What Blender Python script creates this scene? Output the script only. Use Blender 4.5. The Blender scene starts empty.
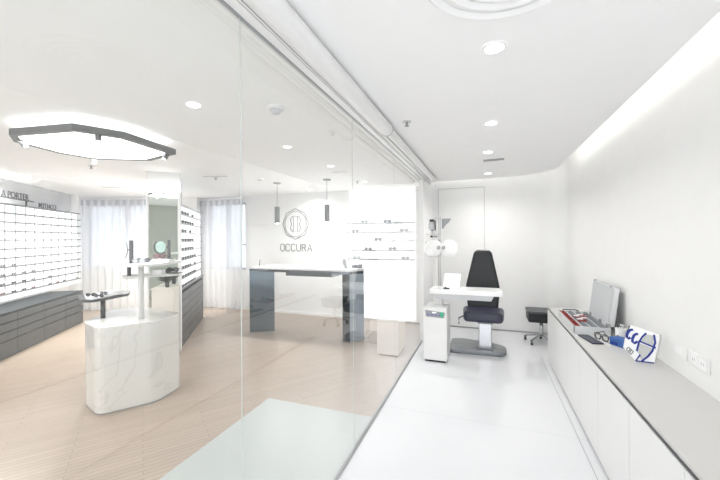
import bpy, bmesh, math, random
from mathutils import Vector, Matrix
random.seed(4)
C = bpy.context.scene.collection
PI = math.pi
YAW = math.radians(20.3)

# ------------------------------------------------------------------ materials
def lin(c):
    return tuple((v/255/12.92 if v/255 <= .04045 else ((v/255+.055)/1.055)**2.4) for v in c)+(1,)
MATS = {}
def mat(name, rgb, rough=.5, metal=0, emis=0, spec=.5, noise=None, ecol=None, coat=0):
    m = bpy.data.materials.new(name); m.use_nodes = True
    nt = m.node_tree; b = nt.nodes['Principled BSDF']
    col = lin(rgb)
    b.inputs['Base Color'].default_value = col
    b.inputs['Roughness'].default_value = rough
    b.inputs['Metallic'].default_value = metal
    b.inputs['Specular IOR Level'].default_value = spec
    if coat: b.inputs['Coat Weight'].default_value = coat; b.inputs['Coat Roughness'].default_value = .05
    if emis:
        b.inputs['Emission Color'].default_value = lin(ecol) if ecol else col
        b.inputs['Emission Strength'].default_value = emis
    n = nt.nodes.new('ShaderNodeTexNoise'); tc = nt.nodes.new('ShaderNodeTexCoord')
    nt.links.new(tc.outputs['Object'], n.inputs['Vector'])
    n.inputs['Scale'].default_value = noise[0] if noise else 6
    amp = noise[1] if noise else .02
    mx = nt.nodes.new('ShaderNodeMix'); mx.data_type = 'RGBA'; mx.blend_type = 'MIX'
    mx.inputs[6].default_value = tuple(v*(1-amp) for v in col[:3])+(1,)
    mx.inputs[7].default_value = tuple(min(1, v*(1+amp)) for v in col[:3])+(1,)
    nt.links.new(n.outputs['Fac'], mx.inputs[0]); nt.links.new(mx.outputs[2], b.inputs['Base Color'])
    MATS[name] = m; return m
white = mat('white_paint', (246, 246, 246), .6)
warm_white = mat('warm_white_paint', (241, 241, 240), .55)
ceil_m = mat('ceiling_paint', (250, 250, 250), .7)
gloss_white = mat('white_lacquer', (238, 238, 238), .2)
satin_white = mat('white_laminate', (233, 233, 232), .35)
dark = mat('charcoal_metal', (78, 80, 82), .4, .2)
ring_m = mat('lamp_ring_grey', (112, 114, 115), .45)
drawer_m = mat('dark_grey_laminate', (78, 81, 83), .38)
drawer_top_m = mat('dark_polished_top', (56, 61, 64), .5)
gap_m = mat('shadow_gap_black', (40, 42, 44), .6)
seam = mat('seam_grey', (165, 166, 167), .6)
black = mat('black_leather', (20, 25, 27), .45)
navy = mat('blue_grey_vinyl', (52, 54, 72), .4)
steel = mat('brushed_steel', (200, 202, 205), .25, .9)
grey_base = mat('grey_base_metal', (125, 129, 134), .22, .3, coat=.5)
lightbox = mat('backlit_panel', (250, 250, 250), .4, emis=.42)
lightbox2 = mat('backlit_wall_panel', (252, 252, 252), .4, emis=.6)
lamp_on = mat('lamp_diffuser', (255, 255, 255), .4, emis=6)
lamp_panel = mat('ring_lamp_diffuser', (255, 255, 255), .4, emis=1.6)
cove_m = mat('cove_strip', (255, 253, 248), .4, emis=4.5)
shelf_dark = mat('grey_shelf_strip', (105, 107, 109), .5)
shelf_edge = mat('grey_shelf_edge', (168, 170, 172), .4)
counter_dark = mat('polished_grey_metal', (88, 96, 102), .1, .75)
counter_side = mat('pale_blue_glass_panel', (176, 188, 200), .1, .2, coat=.6)
mirror = mat('mirror_glass', (225, 232, 228), .015, 1)
cream = mat('cream_laminate', (226, 220, 212), .45)
leaf = mat('dark_green_leaf', (52, 72, 52), .55)
black_letter = mat('black_letter', (40, 42, 46), .4)
logo_m = mat('grey_logo', (120, 122, 123), .5)
lens_m = mat('dark_lens', (45, 45, 50), .12)
frame_m = mat('spectacle_black', (30, 30, 34), .3)
red_m = mat('dark_red', (150, 48, 44), .45)
blue_m = mat('ink_blue', (28, 50, 140), .5)
bluebox = mat('blue_carton', (58, 100, 165), .45)
alu = mat('case_aluminium', (222, 224, 225), .35, .3)
case_in = mat('case_lining_grey', (196, 198, 201), .7, noise=(60, .08))
pale_grey = mat('pale_grey_plastic', (205, 207, 209), .4)
mid_grey = mat('mid_grey_plastic', (150, 153, 157), .4)
pend_m = mat('pendant_grey', (138, 142, 142), .5)
screen_m = mat('screen_on', (232, 240, 242), .2, emis=.25)
led_green = mat('green_key', (60, 190, 140), .4)
violet = mat('violet_key', (120, 120, 170), .4)
grey_card = mat('grey_card', (196, 198, 196), .6)
pale_strip = mat('pale_green_grey_strip', (190, 195, 193), .35)
worktop_m = mat('worktop_laminate', (204, 203, 201), .35)
band_m = mat('greyed_mirror', (205, 207, 209), .22, .3, noise=(3, .06))  # grey painted in place of what the mirror bands reflect
gap_soft = mat('shadow_gap_grey', (84, 86, 88), .6)
door_line = mat('door_line', (200, 200, 198), .6)
joint_m = mat('pane_edge', (205, 210, 208), .3)
plate_m = mat('outlet_plastic', (240, 240, 240), .3)

def node_mat(name):
    m = bpy.data.materials.new(name); m.use_nodes = True
    nt = m.node_tree; nt.nodes.clear()
    o = nt.nodes.new('ShaderNodeOutputMaterial'); return m, nt, o
def glass_mat(name, tint, ):
    m, nt, o = node_mat(name); N = nt.nodes.new; K = nt.links.new
    geo = N('ShaderNodeNewGeometry'); mr = N('ShaderNodeMapRange')
    mr.inputs['To Min'].default_value = 1.5; mr.inputs['To Max'].default_value = 1/1.5
    K(geo.outputs['Backfacing'], mr.inputs['Value'])
    fr = N('ShaderNodeFresnel'); K(mr.outputs[0], fr.inputs['IOR'])
    # light meets the far face at the refracted angle, so keep only the outer reflection there
    tr = N('ShaderNodeBsdfTransparent'); tr.inputs[0].default_value = tint
    gl = N('ShaderNodeBsdfGlossy'); gl.inputs['Roughness'].default_value = 0.0
    gl.inputs['Color'].default_value = (1, 1, 1, 1)
    f2 = N('ShaderNodeFresnel'); f2.inputs['IOR'].default_value = 1.5
    mx = N('ShaderNodeMixShader')
    sel = N('ShaderNodeMix'); sel.data_type = 'FLOAT'
    K(geo.outputs['Backfacing'], sel.inputs[0]); K(f2.outputs[0], sel.inputs[2]); sel.inputs[3].default_value = .0
    ml = N('ShaderNodeMath'); ml.operation = 'MULTIPLY'; ml.inputs[1].default_value = 1.7; ml.use_clamp = True
    K(sel.outputs[0], ml.inputs[0])
    K(ml.outputs[0], mx.inputs[0]); K(tr.outputs[0], mx.inputs[1]); K(gl.outputs[0], mx.inputs[2])
    K(mx.outputs[0], o.inputs[0]); return m
glass = glass_mat('clear_partition_glass', (.975, .985, .982, 1))
def sheer_mat():
    m, nt, o = node_mat('sheer_curtain'); N = nt.nodes.new; K = nt.links.new
    d = N('ShaderNodeBsdfDiffuse'); d.inputs[0].default_value = (.92, .92, .92, 1)
    t = N('ShaderNodeBsdfTranslucent'); t.inputs[0].default_value = (.92, .92, .93, 1)
    tr = N('ShaderNodeBsdfTransparent')
    a = N('ShaderNodeMixShader'); a.inputs[0].default_value = .5
    b = N('ShaderNodeMixShader'); b.inputs[0].default_value = .2
    K(d.outputs[0], a.inputs[1]); K(t.outputs[0], a.inputs[2]); K(a.outputs[0], b.inputs[1]); K(tr.outputs[0], b.inputs[2])
    K(b.outputs[0], o.inputs[0]); return m
sheer = sheer_mat()
def wood_mat():
    m = bpy.data.materials.new('pale_oak_strip_floor'); m.use_nodes = True
    nt = m.node_tree; N = nt.nodes.new; K = nt.links.new; b = nt.nodes['Principled BSDF']
    tc = N('ShaderNodeTexCoord'); mp = N('ShaderNodeMapping'); mp.inputs['Rotation'].default_value = (0, 0, math.radians(-53))
    K(tc.outputs['Object'], mp.inputs[0])
    br = N('ShaderNodeTexBrick'); br.inputs['Scale'].default_value = 1
    br.inputs['Brick Width'].default_value = .9; br.inputs['Row Height'].default_value = .045
    br.inputs['Mortar Size'].default_value = .003; br.inputs['Mortar Smooth'].default_value = .3
    br.inputs['Color1'].default_value = lin((186, 170, 155)); br.inputs['Color2'].default_value = lin((177, 161, 146))
    br.inputs['Mortar'].default_value = lin((154, 139, 125))
    K(mp.outputs[0], br.inputs['Vector'])
    n = N('ShaderNodeTexNoise'); n.inputs['Scale'].default_value = 1.1; K(tc.outputs['Object'], n.inputs['Vector'])
    mx = N('ShaderNodeMix'); mx.data_type = 'RGBA'; mx.blend_type = 'MULTIPLY'; mx.inputs[0].default_value = .35
    cr = N('ShaderNodeValToRGB'); cr.color_ramp.elements[0].color = (.86, .80, .74, 1); cr.color_ramp.elements[1].color = (1, 1, 1, 1)
    cr.color_ramp.elements[0].position = .3; cr.color_ramp.elements[1].position = .7
    K(n.outputs['Fac'], cr.inputs[0]); K(br.outputs['Color'], mx.inputs[6]); K(cr.outputs[0], mx.inputs[7])
    K(mx.outputs[2], b.inputs['Base Color']); b.inputs['Roughness'].default_value = .32
    return m
wood = wood_mat()
def tile_mat():
    m = bpy.data.materials.new('white_glazed_tile'); m.use_nodes = True
    nt = m.node_tree; N = nt.nodes.new; K = nt.links.new; b = nt.nodes['Principled BSDF']
    tc = N('ShaderNodeTexCoord'); mp = N('ShaderNodeMapping'); mp.inputs['Location'].default_value = (.92, -3.12+1.7*2, 0)
    K(tc.outputs['Object'], mp.inputs[0])
    br = N('ShaderNodeTexBrick'); br.offset = 0; br.inputs['Scale'].default_value = 1
    br.inputs['Brick Width'].default_value = 1.6; br.inputs['Row Height'].default_value = 1.7
    br.inputs['Mortar Size'].default_value = .004; br.inputs['Mortar Smooth'].default_value = .4
    br.inputs['Color1'].default_value = lin((224, 225, 228)); br.inputs['Color2'].default_value = lin((224, 225, 228))
    br.inputs['Mortar'].default_value = lin((212, 213, 216))
    K(mp.outputs[0], br.inputs['Vector']); K(br.outputs['Color'], b.inputs['Base Color'])
    b.inputs['Roughness'].default_value = .07; return m
tile = tile_mat()
def marble_mat():
    m = bpy.data.materials.new('white_marble'); m.use_nodes = True
    nt = m.node_tree; N = nt.nodes.new; K = nt.links.new; b = nt.nodes['Principled BSDF']
    tc = N('ShaderNodeTexCoord'); n = N('ShaderNodeTexNoise'); n.inputs['Scale'].default_value = 1.6; n.inputs['Detail'].default_value = 5
    n.inputs['Distortion'].default_value = 1.2
    K(tc.outputs['Object'], n.inputs['Vector'])
    cr = N('ShaderNodeValToRGB'); e = cr.color_ramp.elements
    e[0].position = .485; e[0].color = lin((232, 230, 226)); e[1].position = .53; e[1].color = lin((232, 230, 226))
    k = e.new(.507); k.color = lin((222, 219, 214))
    K(n.outputs['Fac'], cr.inputs[0]); K(cr.outputs[0], b.inputs['Base Color']); b.inputs['Roughness'].default_value = .12
    return m
marble = marble_mat()
def lens_tray_mat():                      # rows of trial lenses: round rims in slots
    m = bpy.data.materials.new('trial_lens_rows'); m.use_nodes = True
    nt = m.node_tree; N = nt.nodes.new; K = nt.links.new; b = nt.nodes['Principled BSDF']
    tc = N('ShaderNodeTexCoord'); br = N('ShaderNodeTexBrick'); br.offset = 0
    br.inputs['Scale'].default_value = 1; br.inputs['Brick Width'].default_value = .05; br.inputs['Row Height'].default_value = .016
    br.inputs['Mortar Size'].default_value = .0035
    br.inputs['Color1'].default_value = lin((165, 165, 168)); br.inputs['Color2'].default_value = lin((120, 118, 120))
    br.inputs['Mortar'].default_value = lin((225, 222, 220))
    K(tc.outputs['Object'], br.inputs['Vector']); K(br.outputs['Color'], b.inputs['Base Color']); b.inputs['Roughness'].default_value = .3
    return m
lens_rows = lens_tray_mat()

# ------------------------------------------------------------------ mesh helpers
class MB:
    def __init__(s, M=None): s.bm = bmesh.new(); s.M = M; s.mi = 0
    def _v(s, p):
        p = Vector(p); return s.bm.verts.new(s.M @ p if s.M else p)
    def _f(s, vs):
        try:
            f = s.bm.faces.new(vs); f.material_index = s.mi
        except ValueError: pass
    def box(s, a, b):
        (x0, y0, z0), (x1, y1, z1) = a, b
        v = [s._v(p) for p in ((x0,y0,z0),(x1,y0,z0),(x1,y1,z0),(x0,y1,z0),(x0,y0,z1),(x1,y0,z1),(x1,y1,z1),(x0,y1,z1))]
        for q in ((0,3,2,1),(4,5,6,7),(0,1,5,4),(1,2,6,5),(2,3,7,6),(3,0,4,7)): s._f([v[i] for i in q])
        return s
    def prism(s, pts, z0, z1, top=None):
        top = top or pts
        a = [s._v((x, y, z0)) for x, y in pts]; b = [s._v((x, y, z1)) for x, y in top]; n = len(pts)
        s._f(a[::-1]); s._f(b)
        for i in range(n): s._f([a[i], a[(i+1) % n], b[(i+1) % n], b[i]])
        return s
    def slab(s, pts, o, ex, ey, nz, th):              # polygon drawn in plane (o; ex, ey), extruded by th along nz
        o, ex, ey, nz = map(Vector, (o, ex, ey, nz))
        a = [s._v(o+ex*x+ey*y) for x, y in pts]; b = [s._v(o+ex*x+ey*y+nz*th) for x, y in pts]; n = len(pts)
        s._f(a[::-1]); s._f(b)
        for i in range(n): s._f([a[i], a[(i+1) % n], b[(i+1) % n], b[i]])
        return s
    def cyl(s, p, q, r, r2=None, n=20):
        p, q = Vector(p), Vector(q); r2 = r if r2 is None else r2
        w = (q-p).normalized(); u = w.orthogonal().normalized(); v = w.cross(u)
        a = [s._v(p+(u*math.cos(t)+v*math.sin(t))*r) for t in [2*PI*i/n for i in range(n)]]
        b = [s._v(q+(u*math.cos(t)+v*math.sin(t))*r2) for t in [2*PI*i/n for i in range(n)]]
        s._f(a[::-1]); s._f(b)
        for i in range(n): s._f([a[i], a[(i+1) % n], b[(i+1) % n], b[i]])
        return s
    def tube(s, pts, r, n=8, closed=False):
        pts = [Vector(p) for p in pts]; m = len(pts); rings = []
        for i, p in enumerate(pts):
            if closed: w = pts[(i+1) % m]-pts[i-1]
            else: w = pts[min(i+1, m-1)]-pts[max(i-1, 0)]
            w.normalize(); ref = Vector((0, 0, 1)) if abs(w.z) < .9 else Vector((1, 0, 0))
            u = w.cross(ref).normalized(); v = w.cross(u)
            rings.append([s._v(p+(u*math.cos(t)+v*math.sin(t))*r) for t in [2*PI*k/n for k in range(n)]])
        for i in range(m if closed else m-1):
            A, B = rings[i], rings[(i+1) % m]
            for k in range(n): s._f([A[k], A[(k+1) % n], B[(k+1) % n], B[k]])
        if not closed: s._f(rings[0][::-1]); s._f(rings[-1])
        return s
    def stroke(s, pts, w, o, ex, ey, nz, th):          # flat ribbon of width w along 2-D points in a plane, with thickness
        P = [Vector((x, y)) for x, y in pts]; L = []; Rr = []
        for i, p in enumerate(P):
            d = (P[min(i+1, len(P)-1)]-P[max(i-1, 0)]).normalized(); nn = Vector((-d.y, d.x))*w/2
            L.append(p+nn); Rr.append(p-nn)
        for i in range(len(P)-1):
            s.slab([(q.x, q.y) for q in (L[i], Rr[i], Rr[i+1], L[i+1])], o, ex, ey, nz, th)
        return s
    def ell(s, c, r, nu=20, nv=12):
        c = Vector(c); rows = []
        for j in range(nv+1):
            ph = PI*j/nv
            if j in (0, nv): rows.append([s._v(c+Vector((0, 0, r[2]*math.cos(ph))))]); continue
            rows.append([s._v(c+Vector((r[0]*math.sin(ph)*math.cos(2*PI*i/nu), r[1]*math.sin(ph)*math.sin(2*PI*i/nu), r[2]*math.cos(ph)))) for i in range(nu)])
        for j in range(nv):
            A, B = rows[j], rows[j+1]
            for i in range(nu):
                if len(A) == 1: s._f([A[0], B[i], B[(i+1) % nu]])
                elif len(B) == 1: s._f([A[i], B[0], A[(i+1) % nu]])
                else: s._f([A[i], B[i], B[(i+1) % nu], A[(i+1) % nu]])
        return s
    def build(s, name, m, parent=None, bevel=0, smooth=False, local=False):
        bmesh.ops.recalc_face_normals(s.bm, faces=s.bm.faces)
        me = bpy.data.meshes.new(name); s.bm.to_mesh(me); s.bm.free()
        for mm in (m if isinstance(m, (list, tuple)) else [m]): me.materials.append(mm)
        if smooth:
            for p in me.polygons: p.use_smooth = True
        o = bpy.data.objects.new(name, me); C.objects.link(o)
        if parent is not None:
            o.parent = parent
            if not local:                                # geometry was written in world coordinates
                me.transform(wm(parent).inverted())
        if bevel:
            b = o.modifiers.new('bevel', 'BEVEL'); b.width = bevel; b.segments = 3; b.limit_method = 'ANGLE'; b.angle_limit = math.radians(35)
        return o
def wm(o):
    m = o.matrix_basis.copy()
    while o.parent: o = o.parent; m = o.matrix_basis @ m
    return m
def thing(name, label, cat, loc=(0, 0, 0), rz=0, group=None):
    o = bpy.data.objects.new(name, None); C.objects.link(o); o.empty_display_size = .1
    o.location = loc; o.rotation_euler = (0, 0, rz); o['label'] = label; o['category'] = cat
    if group: o['group'] = group
    return o
def tag(o, label, cat, group=None):
    o['label'] = label; o['category'] = cat
    if group: o['group'] = group
    # put the origin at the mesh's base
    me = o.data; vs = [v.co for v in me.vertices]
    c = Vector((sum(v.x for v in vs)/len(vs), sum(v.y for v in vs)/len(vs), min(v.z for v in vs)))
    if o.location.length == 0:
        me.transform(Matrix.Translation(-c)); o.location = c
    return o
def copy_thing(r, loc, rz, label=None, group=None):
    n = r.copy(); C.objects.link(n); n.location = loc; n.rotation_euler = (0, 0, rz)
    if label: n['label'] = label
    if group: n['group'] = group
    for ch in list(r.children):
        c = ch.copy(); C.objects.link(c); c.parent = n
        for g in list(ch.children):
            d = g.copy(); C.objects.link(d); d.parent = c
    return n
def struct(name, mb, m, parent=None, **k):
    o = mb.build(name, m, parent, **k)
    if parent is None: o['kind'] = 'structure'
    return o
def frame(o, ax):                                     # matrix: local x along ax, z up, origin o
    ax = Vector((ax[0], ax[1], 0)).normalized(); ay = Vector((-ax.y, ax.x, 0))
    M = Matrix.Identity(4)
    for i in range(3): M[i][0] = ax[i]; M[i][1] = ay[i]; M[i][2] = (0, 0, 1)[i]; M[i][3] = o[i] if i < len(o) else 0
    return M
def rounded(pts, r, seg=5):                            # round a polygon's corners
    out = []; n = len(pts)
    for i in range(n):
        p = Vector(pts[i]); a = Vector(pts[i-1])-p; b = Vector(pts[(i+1) % n])-p
        k = min(r, a.length*.45, b.length*.45); A = p+a.normalized()*k; B = p+b.normalized()*k
        for j in range(seg+1):
            t = j/seg; q = A*(1-t)**2+p*2*t*(1-t)+B*t*t; out.append((q.x, q.y))
    return out

grey_wall = mat('grey_rear_wall', (205, 207, 200), .6)
# ------------------------------------------------------------------ room shell
CZ = 2.55
Y0 = -1.6
struct('floor', MB().box((-.955, Y0, -.1), (1.5, 6.6, 0)), tile)
struct('floor', MB().box((-2.05, Y0, -.1), (-.955, 2.88, 0)), pale_strip)  # separate pale strip of the shop floor
struct('floor', MB().prism([(-12, Y0), (-2.05, Y0), (-2.05, 2.88), (-.955, 2.88), (-.955, 6.6), (-12, 6.6)], -.1, 0), wood)
struct('wall_rear', MB().box((-3.4, Y0-.1, 0), (-1.0, Y0, 2.65)), grey_wall)
# right wall and back wall joined by a rounded corner
prof = [(1.2, Y0)]
rc = .28
for i in range(13):
    t = PI/2*i/12; prof.append((1.2-rc+rc*math.cos(t), 6.3-rc+rc*math.sin(t)))
prof.append((-.88, 6.3))
outer = [(-.88, 6.45), (1.4, 6.45), (1.4, Y0)]
struct('wall_right', MB().prism(prof+outer, 0, 2.95), warm_white)
struct('wall_back', MB().box((-6.35, 6.3, 2.42), (-1.22, 6.45, 2.75)).box((-5.08, 6.3, 0), (-1.22, 6.45, 2.42)).box((-6.35, 6.3, 0), (-5.08, 6.45, .9)).box((-6.35, 6.3, .9), (-6.15, 6.45, 2.42)), white)
struct('wall_partition_end', MB().box((-1.22, 6.3, 0), (-.88, 6.45, 2.95)).box((-.97, 5.26, 0), (-.9, 6.3, 2.55)), white)
# room ceiling: slab with a curved free edge, cove gap above walls
e = [(-.965, Y0), (.94, Y0), (.93, 5.1)]
for i in range(1, 13):
    t = PI/2*i/12; e.append((.93-.68+.68*math.cos(t), 5.22+.64*math.sin(t)))
e += [(-.965, 5.88)]
slabo = struct('ceiling', MB().prism(e, 2.55, 2.66), ceil_m)
struct('ceiling', MB().box((-1.0, Y0, 2.9), (1.4, 6.45, 3.0)), ceil_m)
struct('ceiling', MB().box((-12, Y0, 2.55), (-.965, 6.6, 2.65)), ceil_m)
struct('trim_1', MB().box((-.965, 5.88, 2.55), (-.93, 6.3, 2.95)).box((-1.0, Y0, 2.65), (-.965, 5.9, 2.95)), white)
# LED strip of the cove, lying on the slab's edge
cs = [(.86, Y0+.2, 2.68), (.86, 5.1, 2.68)]
for i in range(1, 13):
    t = PI/2*i/12; cs.append((.86-.62+.62*math.cos(t), 5.2+.58*math.sin(t), 2.68))
cs.append((-.85, 5.79, 2.68))
tag(MB().tube(cs, .015).build('cove_light_strip', cove_m), 'glowing light strip along the curved ceiling edge washing the right wall', 'light strip')

# left side: frame for wall line of the display walls:  x along the wall, y = +c (away from camera)
D = (-.6, .8)
FM = frame((0, 0, 0), D)
def L(s, c): return (-.8*c-.6*s, -.6*c+.8*s)
struct('wall_left', MB(FM).box((2.6, 3.80, 0), (9.15, 3.95, 2.55)), white)
struct('trim_2', MB(FM).box((8.56, 3.66, 0), (8.60, 3.80, 2.55)), white)
# curtain-side wall, square to the line of sight, with window opening
d2 = Vector((-math.sin(YAW), math.cos(YAW))); r2 = (math.cos(YAW), math.sin(YAW))
WL = frame((d2.x*7.75, d2.y*7.75, 0), r2)
struct('wall_window_side', MB(WL).box((-7.2, 0, 0), (-6.22, .15, 2.55)).box((-6.22, 0, 0), (-4.72, .15, .98)).box((-6.22, 0, 2.40), (-4.72, .15, 2.55)).box((-4.72, 0, 0), (-3.72, .15, 2.55)), white)
WLE = WL @ Vector((-3.72, 0, 0))
struct('trim_3', MB().prism([(WLE.x, WLE.y), (-6.35, 6.3), (-6.35, 6.45), (WLE.x-.1, WLE.y+.12)], 0, 2.55), white)

win_glass = glass_mat('window_glass', (.64, .66, .69, 1))
win_frame = mat('window_frame_grey', (176, 178, 190), .5)
def window(name, M, x0, x1, z0, z1, mull):
    w = bpy.data.objects.new(name, None); C.objects.link(w); w['kind'] = 'structure'
    o = M @ Vector(((x0+x1)/2, .08, z0)); w.location = o
    mb = MB(M); t = .04
    mb.box((x0, .04, z0), (x0+t, .12, z1)).box((x1-t, .04, z0), (x1, .12, z1)).box((x0, .04, z0), (x1, .12, z0+t)).box((x0, .04, z1-t), (x1, .12, z1))
    for q in mull: mb.box((q-.045, .04, z0), (q+.045, .12, z1))
    mb.box((x0, .05, z0+(z1-z0)*.36), (x1, .10, z0+(z1-z0)*.36+.03))
    mb.build('window_frame', win_frame, w)
    MB(M).box((x0+.02, .075, z0+.02), (x1-.02, .083, z1-.02)).build('window_pane', win_glass, w)
    MB(M).box((x0-.03, -.02, z0-.03), (x1+.03, .04, z0)).build('window_sill', white, w)
window('window_1', WL, -6.22, -4.72, .98, 2.40, [-5.34])
BK = frame((0, 6.3, 0), (1, 0))
window('window_2', BK, -6.15, -5.08, .9, 2.42, [-5.62])

header_m = mat('header_tab_grey', (196, 198, 206), .6)
def curtain(label, M, x0, x1, y, z1, ph):
    t = thing('sheer_curtain', label, 'curtain', tuple(M @ Vector(((x0+x1)/2, y, 0.02))), 0, None)
    mb = MB(M); n = int((x1-x0)/.012); A = []; B = []
    for i in range(n+1):
        x = x0+(x1-x0)*i/n; w = .028*math.sin(x*38+ph)+.012*math.sin(x*17.3+1+ph)
        A.append(mb._v((x, y+w*1.2, .02))); B.append(mb._v((x, y+w*.8, z1-.0)))
    for i in range(n): mb._f([A[i], A[i+1], B[i+1], B[i]])
    mb.build('curtain_panel', sheer, t, smooth=True)
    for i in range(int((x1-x0)/.16)):
        q = x0+.05+.16*i; MB(M).box((q, y-.035, z1-.14), (q+.075, y-.03, z1-.02)).build('header_tab', header_m, t)
    MB(M).cyl((x0, y, z1+.015), (x1, y, z1+.015), .012).build('curtain_rail', white, t)
    return t
curtain('white sheer curtain over the wide window, right behind the marble island', WL, -6.30, -4.40, -.14, 2.50, 0)
curtain('white sheer curtain beside the logo wall, right of the second eyewear display', BK, -6.32, -5.04, -.12, 2.50, 1.3)

# ------------------------------------------------------------------ glass partition
gp = bpy.data.objects.new('wall_glass', None); C.objects.link(gp); gp['kind'] = 'structure'; gp.location = (-.94, 2, 0)
ys = [-1.45, -.15, 1.137, 2.385, 3.63, 5.25]
for a, b in zip(ys[:-1], ys[1:]):
    MB().box((-.946, a+.003, .012), (-.934, b-.003, 2.505)).build('glass_pane', glass, gp)
for q in ys[1:-1]:
    MB().box((-.9415, q-.0015, .012), (-.9385, q+.0015, 2.505)).build('pane_joint', joint_m, gp)
MB().box((-.965, Y0, 2.508), (-.885, 5.88, 2.55)).build('head_channel', gloss_white, gp)
MB().box((-.949, Y0, 2.5045), (-.931, 5.27, 2.508)).build('channel_shadow_gap', mid_grey, gp)
MB().box((-.952, Y0, 0), (-.928, 5.27, .012)).build('floor_channel', seam, gp)
t = thing('curtain_track', 'white stepped rail running along the ceiling beside the glass wall', 'rail', (-.85, 2, 2.5))
MB().box((-.872, Y0, 2.50), (-.825, 5.42, 2.55)).build('rail_body', satin_white, t)
MB().box((-.86, Y0, 2.497), (-.856, 5.42, 2.50)).build('rail_slot', seam, t)
t = thing('roller_tube', 'white round tube under the ceiling by the glass wall, thick then thinner', 'tube', (-.765, 2, 2.5))
MB().cyl((-.765, Y0, 2.497), (-.765, 2.73, 2.497), .05, n=32).build('outer_tube', satin_white, t, smooth=False)
MB().cyl((-.765, 2.731, 2.505), (-.765, 5.42, 2.505), .038, n=32).build('inner_tube', satin_white, t)
MB().cyl((-.765, 2.725, 2.497), (-.765, 2.735, 2.497), .052, n=32).build('joint_ring', seam, t)
MB().box((-.80, 5.42, 2.49), (-.76, 5.45, 2.52)).build('end_cap', dark, t)

# flush door in the back wall of the test room
dr = bpy.data.objects.new('door_1', None); C.objects.link(dr); dr['kind'] = 'structure'; dr.location = (-.42, 6.29, 0)
MB().box((-.80, 6.285, .02), (-.03, 6.3, 2.47)).build('door_leaf', warm_white, dr)
MB().box((-.812, 6.29, 2.473), (-.015, 6.3, 2.482)).box((-.024, 6.29, .02), (-.015, 6.3, 2.48)).box((-.812, 6.29, .02), (-.804, 6.3, 2.48)).build('door_gap', door_line, dr)
struct('baseboard_back', MB().box((-.87, 6.285, 0), (.95, 6.3, .022)), seam)
struct('baseboard_shop', MB().box((-5.0, 6.285, 0), (-1.22, 6.3, .05)), white)

# ------------------------------------------------------------------ spectacles
def spectacles_mesh(fm, lm):
    mb = MB()
    for sx in (-1, 1):
        pts = [(sx*.035+.027*math.cos(a), 0, .024+.021*math.sin(a)) for a in [2*PI*i/14 for i in range(14)]]
        mb.mi = 0; mb.tube(pts, .0036, 6, closed=True)
        mb.mi = 1; mb.slab([(p[0], p[2]) for p in pts], (0, -.001, 0), (1, 0, 0), (0, 0, 1), (0, 1, 0), .002)
        mb.mi = 0; mb.tube([(sx*.062, 0, .032), (sx*.069, .006, .034), (sx*.064, .014, .030), (-sx*.045, .016+.004*sx, .012)], .0032, 5)
    mb.tube([(-.009, 0, .030), (0, -.002, .034), (.009, 0, .030)], .003, 5)
    bmesh.ops.recalc_face_normals(mb.bm, faces=mb.bm.faces)
    me = bpy.data.meshes.new('eyeglasses'); mb.bm.to_mesh(me); mb.bm.free()
    me.materials.append(fm); me.materials.append(lm); return me
clear_lens = mat('smoke_lens', (120, 120, 125), .1)
pale_lens = mat('pale_lens', (190, 192, 195), .1)
SP = {'dark': spectacles_mesh(frame_m, lens_m), 'red': spectacles_mesh(red_m, clear_lens), 'grey': spectacles_mesh(mid_grey, pale_lens),
      'smoke': spectacles_mesh(dark, clear_lens)}
def specs(kind, loc, rz, label, group=None):
    o = bpy.data.objects.new('eyeglasses', SP[kind]); C.objects.link(o); o.location = loc; o.rotation_euler = (0, 0, rz)
    o['label'] = label; o['category'] = 'glasses'
    if group: o['group'] = group
    return o
RZ = math.atan2(D[1], D[0])

# ------------------------------------------------------------------ display wall on the left
def Lz(s, c, z): x, y = L(s, c); return (x, y, z)
t = thing('eyewear_display', 'long wall display at far left, backlit white compartments over dark drawers', 'display', Lz(6.7, 3.27, 0), RZ)
s0, s1, s2 = 4.73, 8.55, 7.84
rowh = .1355; zb = .793
MB(FM).box((s0, 3.66, .70), (s1, 3.78, 2.15)).build('light_panel', lightbox, t)
MB(FM).box((s0, 3.60, .70), (s1, 3.66, zb-.006)).build('bottom_frame', satin_white, t)
for i in range(11):
    z = zb+rowh*i; MB(FM).box((s0, 3.60, z-.013), (s1, 3.66, z+.004)).build('shelf', shelf_dark, t)
k = 0; s = s1
while s > s0:
    MB(FM).box((s-.004, 3.645, zb), (s, 3.66, 2.14)).build('divider', pale_grey, t); s -= .2378
MB(FM).box((s0, 3.30, 0), (s2, 3.78, .60)).build('drawer_carcass', gap_m, t)
MB(FM).box((s0, 3.27, .60), (s2+.004, 3.78, .622)).build('drawer_top', drawer_top_m, t)
zz = [(.012, .229), (.242, .352), (.365, .475), (.488, .590)]
js = [s2]
while js[-1] > s0+.1: js.append(max(s0, js[-1]-.62))
for a, b in zz:
    for q in range(len(js)-1):
        MB(FM).box((js[q+1]+.003, 3.27, a), (js[q]-.003, 3.30, b)).build('drawer', drawer_m, t)
cellA = {3: 'AB', 2: 'ABCD', 1: 'ABCDF', 0: 'ABCDFGHJ'}
idx = {c: 9-i for i, c in enumerate('ABCDEFGHIJ')}
rown = {0: 'lowest', 1: 'second-lowest', 2: 'third-lowest', 3: 'fourth-lowest'}
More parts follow.
